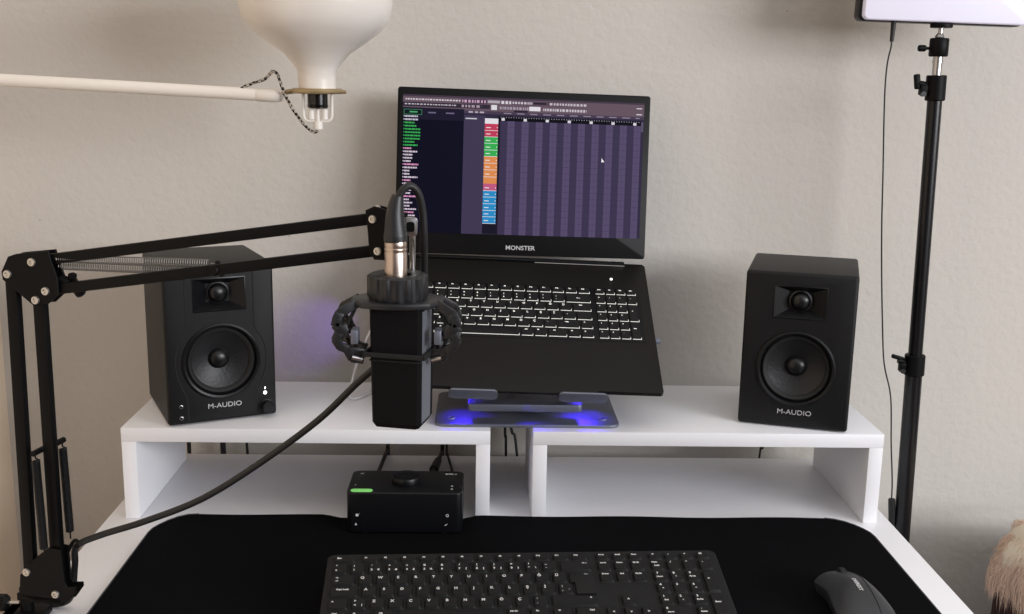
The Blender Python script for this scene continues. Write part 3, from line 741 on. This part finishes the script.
# ------------------------------------------------------------------ microphone
mi = thing('microphone', 'black square-bodied condenser microphone hanging upside down with stitched cover', 'microphone', (mc.x+.0035, mc.y, .256), math.radians(-13))
def tapered(bm, poly0, poly1, z0, z1, mi_=0):
    t = bmesh.new(); a = [t.verts.new((x, y, z0)) for x, y in poly0]; b = [t.verts.new((x, y, z1)) for x, y in poly1]
    t.faces.new(a[::-1]); t.faces.new(b); n = len(a)
    for i in range(n): t.faces.new((a[i], a[(i+1) % n], b[(i+1) % n], b[i]))
    _merge(bm, t, mi_)
lo = [(-.0200, -.021), (.0200, -.021), (.0228, -.017), (.0228, .020), (-.0228, .020), (-.0228, -.017)]
lo_s = [(x*.90, y*.90) for x, y in lo]; hi = [(x*1.06, y*1.06) for x, y in lo]
bm = B(); tapered(bm, lo_s, lo, 0, .004); tapered(bm, lo, hi, .004, .1105); obj('body_cover', bm, 'mic', mi)
bm = B(); z0, z1 = .005, .1080
for (a, b) in (((.0245, -.0155), (.0262, -.0165)),):
    vs = [bm.verts.new(q) for q in ((.02310, -.0150, z0), (.02310, .0120, z0), (.02450, .0125, z1), (.02450, -.0170, z1))]
    bm.faces.new(vs)
    ws = [bm.verts.new((v.co.x-.0012, v.co.y, v.co.z)) for v in vs]; bm.faces.new(ws[::-1])
    for i in range(4): bm.faces.new((vs[i], ws[i], ws[(i+1) % 4], vs[(i+1) % 4]))
bmesh.ops.recalc_face_normals(bm, faces=bm.faces); obj('side_panel', bm, 'mic_side', mi, label='side face of the cover, painted a lighter grey as if lit')
bm = B()
for i in range(26):
    q = i/25; z = .006+.098*q; bar(bm, (.0195+.0012*q, -.0212-.0013*q, z), (.0195+.0012*q, -.0212-.0013*q, z+.0022), .0005, .0005)
obj('stitching', bm, 'thread', mi)
bm = B(); box(bm, -.0236, .0236, -.0222, .0208, .0620, .0632, .0003); obj('cover_seam', bm, 'elastic', mi)
bm = B(); cyl(bm, (0, 0, .1100), (0, 0, .1290), .0118, n=32); obj('connector_socket', bm, 'mount', mi)

# ------------------------------------------------------------------ microphone cable
mcab = thing('microphone_cable', 'thick black microphone cable sagging from the microphone down to the boom arm base', 'cable', (mc.x-.0015, mc.y, .3950))
bm = B(); lathe(bm, [(.0, -.008), (.0100, -.008), (.0102, .018), (.0098, .0188), (.0098, .0200), (.0102, .0208), (.0102, .0222), (.0098, .0230), (.0102, .0242), (.0102, .0262), (.0096, .0290), (0, .0290)], None, 32); obj('plug', bm, 'nickel', mcab, label='silver metal plug')
bm = B(); bt = [(0, 0, .0285), (-.0003, 0, .034), (-.0008, .0005, .050), (.0004, .001, .062), (.0020, .001, .0690)]
tube(bm, bt, .0108, 20, taper=lambda q: 1.0 if q < .25 else (1.0-.52*((q-.25)/.75)**.8)); obj('boot', bm, 'mount', mcab)
O_ = Vector((mc.x-.0015, mc.y, .395))
path = [(-.0140, -.374, .4600), (-.0085, -.373, .4690), (-.0020, -.371, .4722), (.0045, -.367, .4650), (.0080, -.362, .4480), (.0090, -.358, .4250), (.0085, -.347, .3950), (.0060, -.337, .3650), (-.0060, -.333, .3300), (-.0300, -.330, .3030), (-.0560, -.325, .2790), (-.0968, -.315, .2370), (-.1572, -.302, .1880), (-.2182, -.292, .1460), (-.2792, -.284, .1180), (-.3280, -.276, .0990), (-.3561, -.268, .0830), (-.3650, -.254, .0560), (-.3750, -.245, .0150), (-.392, -.242, .0040), (-.415, -.242, .0050), (-.430, -.244, -.010), (-.434, -.25, -.12), (-.43, -.24, -.45)]
bm = B(); tube(bm, [Vector(q)-O_ for q in path], .0034, 12, k=6); obj('cord', bm, 'cable', mcab)

# ------------------------------------------------------------------ wall lamp (upper left)
LY = .05; ax = -.1460
wl = thing('wall_lamp', 'cream bell-shaped lamp with brass ring on a long white arm, upper left', 'lamp', (ax, LY, .5482))
bm = B(); prof = [(.0225, .0000), (.0225, .0130), (.0232, .0240), (.0290, .0330), (.0420, .0450), (.0625, .0585), (.0812, .0722), (.0935, .0875), (.0968, .1050), (.0975, .1250), (.0960, .1600), (.0940, .1600), (.0955, .1250), (.0940, .1060), (.0880, .0895), (.0765, .0750), (.0600, .0620), (.0410, .0470), (.0275, .0345), (.0212, .0245), (.0205, .0010), (.0225, 0)]
prof = [((r*.968 if r > .04 else r*1.03), z) for r, z in prof]
lathe(bm, prof, None, 72); obj('lamp_shade', bm, 'lamp_white', wl)
bm = B(); lathe(bm, [(.012, 0), (.0295, 0), (.0315, .0015), (.0320, .0035), (.0310, .0055), (.0295, .0065), (.012, .0065), (.012, 0)], T(0, 0, -.0035), 56); cyl(bm, (.029, -.004, -.001), (.036, -.004, -.001), .0022, n=12); tube(bm, [(-.029, 0, -.001), (-.037, 0, -.002), (-.047, 0, -.0055)], .0032, 10)
obj('mounting_ring', bm, 'brass', wl)
bm = B(); cyl(bm, (0, 0, -.0030), (0, 0, -.0215), .0125, n=32, bev=.0012); lathe(bm, [(.0125, -.017), (.0135, -.018), (.0125, -.0195)], None, 32); obj('socket', bm, 'bakelite', wl)
bm = B()
for s in (-1, 1):
    tube(bm, [(s*.0178, -.001, -.002), (s*.0178, -.001, -.022), (s*.0172, -.001, -.0325), (s*.0130, -.001, -.0370), (s*.004, -.001, -.0375)], .0018, 8)
    cyl(bm, (s*.0085, 0, -.0225), (s*.0085, 0, -.0350), .0042, n=14)
cyl(bm, (0, 0, -.0370), (0, 0, -.0480), .0060, n=20, bev=.001); cyl(bm, (0, 0, -.020), (0, 0, -.038), .0025, n=12)
obj('socket_bracket', bm, 'lamp_arm', wl)
a0 = Vector((-.0420, 0, -.0072)); a1 = Vector((-.672-ax+.002, .06, .0105)); d = (a1-a0).normalized()
bm = B(); cyl(bm, a0+d*.030, a1, .0078, n=28); obj('arm', bm, 'lamp_arm', wl)
R_, _ = frame_to(a0, a1); bm = B(); lathe(bm, [(0, 0), (.0040, .0008), (.0070, .0035), (.0082, .0080), (.0085, .014), (.0085, .0325), (.0080, .0335), (.0078, .0335)], R_, 32); obj('arm_cap', bm, 'lamp_white', wl)
bm = B(); cyl(bm, a1-Vector((.004, 0, 0)), a1-Vector((.018, 0, 0)), .032, n=32, bev=.002) if False else cyl(bm, a1+Vector((0.0, 0, 0)), a1+Vector((.014, 0, 0)), .032, n=32, bev=.002); obj('wall_bracket', bm, 'lamp_arm', wl)
cord = [(0, -.0020, -.0495), (-.006, -.004, -.0505), (-.0170, -.010, -.0400), (-.0300, -.012, -.0210), (-.0395, -.012, -.0020), (-.0440, -.011, .0110), (-.0480, -.009, .0200), (-.0540, -.006, .0225), (-.0600, -.003, .0170), (-.0660, .0, .0125), (-.0780, .002, .0085), (-.0900, .004, .0040), (-.0960, .005, .0005)]
bm = B(); tube(bm, cord, .0019, 10, k=6); obj('braided_cord', bm, 'braid', wl)

# ------------------------------------------------------------------ light stand
ls = thing('light_stand', 'black telescopic tripod light stand standing behind the right edge of the desk', 'light stand', (.690, .150, -LIFT))
Lb = Vector((.690, .150, -LIFT))
P = lambda x, z: Vector((x, .150, z))-Lb
zb, zc, zt = -LIFT+.10, .165, .555
xa = lambda z: .6850-.0130*(z+.08)/.66
bm = B(); cyl(bm, P(xa(zb), zb), P(xa(zc), zc), .0118, n=28); obj('lower_tube', bm, 'pole', ls)
bm = B(); cyl(bm, P(xa(zc), zc), P(xa(zt), zt), .0098, n=28); obj('upper_tube', bm, 'pole', ls)
def collar(z0, z1, r):
    bm = B(); cyl(bm, P(xa(z0), z0), P(xa(z1), z1), r, n=28, bev=.0012); 
    zm = (z0+z1)/2; bar(bm, P(xa(zm)-.009, zm-.003), P(xa(zm)-.022, zm-.003), .010, .013, .001)
    obj('collar', bm, 'arm', ls)
    bm = B(); x = xa(zm)
    cyl(bm, P(x-.013, zm+.004), P(x-.024, zm+.006), .004, n=14)
    bar(bm, P(x-.0245, zm-.002), P(x-.0275, zm+.018), .006, .0085, .002, up=(1, 0, 0)) if z0 > .4 else bar(bm, P(x-.016, zm+.008), P(x-.034, zm+.013), .006, .006, .002)
    cyl(bm, (P(x-.0185, zm-.008)).to_tuple(), (P(x-.0185, zm-.008)+Vector((0, -.008, 0))).to_tuple(), .0035, n=12, mi=1)
    obj('locking_lever', bm, ['arm', 'mount'], ls)
collar(.163, .193, .0142); collar(.548, .582, .0132)
bm = B(); x = xa(.6)
cyl(bm, P(x, .580), P(x, .610), .0062, n=20); cyl(bm, P(x, .598), P(x, .602), .0070, n=20); obj('spigot', bm, 'metal', ls)
bm = B(); lathe(bm, [(0, 0), (.0115, 0), (.0125, .0015), (.0125, .022), (.0115, .0240), (.0060, .0245), (0, .0245)], Matrix.Translation(P(xa(.615), .6065)), 28)
cyl(bm, P(x-.010, .617), P(x-.020, .617), .002, n=10); cyl(bm, P(x-.018, .617), P(x-.028, .617), .0044, n=12, bev=.001)
obj('ball_head', bm, 'arm', ls)
bm = B(); cyl(bm, P(xa(.63), .631), P(xa(.63)+.001, .645), .0032, n=16); lathe(bm, [(0, -.006), (.0045, -.0045), (.006, 0), (.0045, .004), (0, .006)], Matrix.Translation(P(xa(.63), .632)), 20); obj('ball_stem', bm, 'metal', ls)
bm = B(); cyl(bm, P(xa(.63)+.001, .6440), P(xa(.63)+.001, .6492), .0145, n=28, bev=.0008); obj('mounting_disc', bm, 'arm', ls)
for k in range(3):
    a = PI/2+.2+k*2*PI/3; dx, dy = math.cos(a), math.sin(a)
    L_ = .11 if dy > .5 else .095
    zz = P(xa(-.45), -.45)
    bm = B(); foot = Vector((zz.x+dx*L_, dy*L_, .008)); bar(bm, Vector((zz.x+dx*.014, dy*.014, .34)), foot, .012, .006, .001); cyl(bm, foot+Vector((0, 0, -.008)), foot+Vector((0, 0, .008)), .008, n=14); obj('leg', bm, 'arm', ls)

# ------------------------------------------------------------------ light panel
px0, px1, pz0, pz1 = .5590, .7830, .6492, .8150
pn = thing('photo_lamp', 'white rectangular photo light panel with black back, upper right', 'light panel', (.6715, .150, pz0))
tl_ = Matrix.Rotation(.018, 4, 'Y')
bm = B(); prism(bm, rrect(-.1120, .1115, .0, .166, .008), -.022, -.002, FRONT, bev=.002, seg=2); 
obj('housing', bm, 'panel', pn, matrix=T(0, -.0, 0) @ tl_)
bm = B(); prism(bm, rrect(-.1085, .1118, .0016, .1640, .007), -.001, .0105, FRONT, bev=.002, seg=3); box(bm, -.105, .107, -.006, .006, .006, .16); obj('diffuser', bm, 'diffuser', pn, matrix=tl_)

# power cable of the panel
pc = thing('power_cable', 'thin black cable hanging from the light panel beside the stand', 'cable', (.6065, .155, .648))
Oc = Vector((.6065, .155, .648))
pth = [(.6090, .155, .6480), (.6085, .155, .6330), (.6080, .154, .6180), (.6045, .152, .6000), (.6030, .150, .5700), (.6055, .150, .5213), (.6105, .150, .4500), (.6150, .150, .3800), (.6210, .150, .3100), (.6280, .150, .2429), (.6360, .150, .1800), (.6500, .150, .1300), (.6570, .150, .0600), (.6635, .150, .0050), (.6655, .150, -.0280)]
bm = B(); tube(bm, [Vector(q)-Oc for q in pth], .0011, 8, k=5); obj('cord', bm, 'cable', pc)
bm = B(); cyl(bm, Vector((.6090, .155, .6515))-Oc, Vector((.6085, .155, .6250))-Oc, .0036, .0026, n=16); obj('plug', bm, 'cable', pc)
bm = B(); cyl(bm, Vector((.6655, .150, -.0250))-Oc, Vector((.6695, .150, -.0650))-Oc, .0050, n=16, bev=.001); tube(bm, [Vector((.6693, .150, -.063))-Oc, Vector((.671, .15, -.10))-Oc, Vector((.672, .155, -.4))-Oc, Vector((.668, .16, -.748))-Oc], .0022, 8); obj('inline_switch', bm, 'cable', pc)

# ------------------------------------------------------------------ cables behind and under the shelves
def cable(label, pts, r, mname='cable', group='cables behind the desk', ends=()):
    bm = B(); tube(bm, pts, r, 8, k=5)
    for i, rr_, ln in ends:
        a = Vector(pts[i]); b = Vector(pts[i+1] if i >= 0 else pts[i-1]); d_ = (b-a).normalized()
        cyl(bm, a, a+d_*ln, rr_, rr_*.8, n=12)
    o = obj('cable', bm, mname); tag(o, label, 'cable', group); return o
cable('black cable behind the left speaker, nearest the left shelf leg', [(-.330, .192, .160), (-.350, .235, .150), (-.384, .266, .100), (-.3874, .272, .004), (-.386, .274, -.3), (-.38, .274, -.745)], .0032)
cable('thicker black cable hanging behind the left shelf, second from its leg', [(-.315, .192, .150), (-.33, .245, .130), (-.3353, .270, .090), (-.3353, .272, .004), (-.335, .274, -.3), (-.33, .274, -.745)], .0042)
cable('thin black cable slanting down behind the left shelf, third from its leg', [(-.300, .195, .140), (-.305, .250, .120), (-.3040, .271, .080), (-.2985, .272, .004), (-.29, .274, -.3), (-.29, .274, -.745)], .0022)
cable('black cable hanging in the gap between the two shelves', [(.090, .235, .275), (.098, .268, .20), (.1000, .275, .090), (.1001, .275, .027), (.1021, .275, -.005), (.104, .275, -.3), (.104, .275, -.745)], .0022)
cable('brownish cable slanting in the gap between the two shelves', [(.102, .235, .275), (.104, .264, .19), (.1080, .270, .060), (.1108, .270, .032), (.1193, .270, -.006), (.14, .272, -.3), (.15, .274, -.745)], .0022, 'mount')
cable('thin black cable behind the empty right shelf', [(.500, .200, .150), (.506, .250, .120), (.5060, .270, .060), (.5043, .272, .009), (.4993, .272, -.011), (.49, .274, -.3), (.49, .274, -.745)], .0016)
cable('thick black cable leaving the back of the audio interface on its left', [(-.084, .0285, .032), (-.0845, .060, .028), (-.0835, .150, .012), (-.0815, .240, .006), (-.081, .262, -.002), (-.081, .272, -.06), (-.081, .272, -.745)], .0030, ends=((0, .0055, .028),))
cable('black cable with a fat plug behind the right side of the audio interface', [(-.008, .0285, .030), (-.0078, .060, .028), (-.004, .140, .018), (.001, .220, .008), (.003, .262, -.002), (.003, .272, -.06), (.003, .272, -.745)], .0030, ends=((0, .0062, .030), (2, .0068, .06)))
cable('thin black cable curving away behind the right corner of the audio interface', [(.0200, .0285, .024), (.0220, .080, .014), (.0230, .150, .006), (.0150, .220, .004), (.010, .258, -.001), (.010, .272, -.06), (.010, .272, -.745)], .0018)
cable('thin white cable looping on the white shelf behind the microphone', [(-.064, .150, .255), (-.085, .118, .235), (-.1001, .10, .2035), (-.1084, .10, .181), (-.1150, .104, .157), (-.121, .115, .137), (-.1180, .130, .1262), (-.1090, .135, .1262), (-.0990, .155, .1262), (-.0880, .180, .1262), (-.070, .215, .1262), (-.065, .240, .122), (-.064, .26, .08), (-.064, .27, -.745)], .0017, 'white_cable')

# ------------------------------------------------------------------ upholstered seat with fluffy throw, lower right
ac = thing('armchair', 'dark burgundy armchair just right of the desk, under the fluffy throw', 'armchair', (1.25, -.15, -LIFT))
bm = B(); box(bm, -.40, .40, -.32, .30, .06, .42, .03, 3); obj('seat_base', bm, 'couch', ac)
bm = B(); box(bm, -.40, -.28, -.32, .30, .06, LIFT-.085, .035, 4); obj('armrest', bm, 'couch', ac)
bm = B(); box(bm, .28, .40, -.32, .30, .06, LIFT-.085, .035, 4); obj('armrest', bm, 'couch', ac)
bm = B(); box(bm, -.40, .40, .22, .36, .06, .66, .035, 4); obj('backrest', bm, 'couch', ac)
bm = B(); box(bm, -.275, .275, -.33, .21, .41, .53, .04, 4); obj('cushion', bm, 'couch', ac)
for sx in (-.34, .34):
    for sy in (-.27, .27):
        bm = B(); cyl(bm, (sx, sy, 0), (sx, sy, .065), .018, .024, n=16); obj('leg', bm, 'bakelite', ac)
def throw_pt(u, v):
    """u 0..1 from the hanging left hem over the armrest, v 0..1 from front to back"""
    y = -.36+.53*v; wob = .006*math.sin(v*19+u*3)+.004*math.sin(v*41)
    if u < .35:
        q = u/.35; x = .834+.010*q+wob*(1-q)-.008*math.sin(q*PI); z = -.118+.055*q
    elif u < .55:
        q = (u-.35)/.2; a = PI/2*q; x = .844+.045*(1-math.cos(a)); z = -.063+.022*math.sin(a)
    else:
        q = (u-.55)/.45; x = .889+.115*q; z = -.041-.006*q*q+.003*math.sin(q*9+v*14)
    if v > .8: z -= .030*((v-.8)/.2)**2; x += .020*((v-.8)/.2)**2
    return Vector((x, y, z))
ft = thing('fluffy_throw', 'cream and pinkish brown long-haired throw draped over the armchair arm', 'throw', (.855, -.09, -.05))
Of = Vector((.86, -.09, -.05))
bm = B(); nu, nv = 24, 40; gr = [[bm.verts.new(throw_pt(i/nu, j/nv)-Of) for j in range(nv+1)] for i in range(nu+1)]
for i in range(nu):
    for j in range(nv): bm.faces.new((gr[i][j], gr[i+1][j], gr[i+1][j+1], gr[i][j+1]))
o = obj('fabric', bm, 'fur_base', ft); sd = o.modifiers.new('s', 'SOLIDIFY'); sd.thickness = .004; sd.offset = 1
bm = B(); rnd = random.Random(5)
for k in range(9000):
    u = rnd.random()**1.4*.75; v = rnd.random(); p0 = throw_pt(u, v)-Of
    if v < .35 and rnd.random() < .6: continue
    L_ = .028+.030*rnd.random(); side = -1
    e = (v > .86)
    dr = Vector((-.35-.3*rnd.random() if u > .3 else -.16-.3*rnd.random(), (.35 if e else 0)+rnd.uniform(-.25, .25), -.9 if u < .5 else -.15)).normalized()
    p1 = p0+dr*L_*.5+Vector((rnd.uniform(-.004, .0), rnd.uniform(-.004, .004), .002)); p2 = p1+Vector((rnd.uniform(-.003, .003), rnd.uniform(-.004, .004), -L_*.55))
    w = .0005
    s_ = Vector((0, 1, 0)) if rnd.random() < .4 else Vector((.7, -.7, 0))
    a = bm.verts.new(p0-s_*w); b_ = bm.verts.new(p0+s_*w); c_ = bm.verts.new(p1+s_*w); d_ = bm.verts.new(p1-s_*w); e_ = bm.verts.new(p2)
    bm.faces.new((a, b_, c_, d_)); bm.faces.new((d_, c_, e_))
o = obj('long_hair', bm, 'fur', ft); o['kind'] = 'stuff'

# ------------------------------------------------------------------ light
def area(name, loc, target, size, size_y, power, color):
    l = bpy.data.lights.new(name, 'AREA'); l.shape = 'RECTANGLE'; l.size = size; l.size_y = size_y; l.energy = power; l.color = color
    o = bpy.data.objects.new(name, l); C.objects.link(o); o.location = loc
    o.rotation_euler = (Vector(target)-Vector(loc)).to_track_quat('-Z', 'Y').to_euler(); return o
area('window_light', (3.15, -2.60, 1.10), (.1, .2, .2), 2.1, 1.1, 126, (.96, .97, 1.0))
area('room_bounce', (1.0, -2.3, 1.25), (.1, 0, .1), 1.4, 1.0, 8, (.84, .89, 1.0))
def spot(name, loc, target, power, color, angle, blend=.5, r=.01):
    l = bpy.data.lights.new(name, 'SPOT'); l.energy = power; l.color = color; l.spot_size = math.radians(angle); l.spot_blend = blend; l.shadow_soft_size = r
    o = bpy.data.objects.new(name, l); C.objects.link(o); o.location = loc
    o.rotation_euler = (Vector(target)-Vector(loc)).to_track_quat('-Z', 'Y').to_euler(); return o
spot('laptop_glow_right', (.205, .075, .178), (.200, .050, .127), .6, (.05, .015, 1), 72, .6)
spot('laptop_glow_left', (.030, .075, .178), (.040, .050, .127), .3, (.05, .015, 1), 72, .6)
spot('laptop_glow_middle', (.120, .022, .150), (.130, .016, .127), .12, (.05, .015, 1), 100, .6)
spot('laptop_side_glow', (-.066, .185, .225), (-.200, .300, .180), .5, (.30, .16, 1), 44, .8)

w = bpy.data.worlds.new('room'); bpy.context.scene.world = w; w.use_nodes = True
bg = w.node_tree.nodes['Background']; wn = w.node_tree.nodes; wl_ = w.node_tree.links
tcw = wn.new('ShaderNodeTexCoord'); sx_ = wn.new('ShaderNodeSeparateXYZ'); mr = wn.new('ShaderNodeMapRange'); rp = wn.new('ShaderNodeValToRGB')
mr.inputs['From Min'].default_value = -1; wl_.new(tcw.outputs['Generated'], sx_.inputs[0]); wl_.new(sx_.outputs['Z'], mr.inputs['Value']); wl_.new(mr.outputs['Result'], rp.inputs['Fac'])
rp.color_ramp.elements[0].position = .35; rp.color_ramp.elements[0].color = (.045, .024, .014, 1)
rp.color_ramp.elements[1].position = .68; rp.color_ramp.elements[1].color = (.075, .046, .028, 1)
e_ = rp.color_ramp.elements.new(.90); e_.color = (1.0, .97, .93, 1)
wl_.new(rp.outputs['Color'], bg.inputs['Color']); bg.inputs['Strength'].default_value = 1.0

# ------------------------------------------------------------------ camera (same frame as the layout)
cam = bpy.data.cameras.new('camera'); co = bpy.data.objects.new('camera', cam); C.objects.link(co)
f = Vector((.02761805, .97839272, -.20490225)); r = Vector((.99954606, -.0245612, .01744739)); u = Vector((-.01203776, .2052911, .97862692))
co.matrix_world = Matrix((( r.x, u.x, -f.x, .06225034), (r.y, u.y, -f.y, -1.32682665), (r.z, u.z, -f.z, .56447278), (0, 0, 0, 1)))
cam.sensor_width = 36; cam.lens = 1079.81/1024*36; cam.clip_start = .01
bpy.context.scene.camera = co

for o in list(bpy.context.scene.objects):
    if o.parent is None:
        m_ = o.matrix_basis.copy(); m_.translation.z += LIFT; o.matrix_basis = m_
vs = bpy.context.scene.view_settings; vs.view_transform = 'Standard'; vs.look = 'None'; vs.exposure = 0
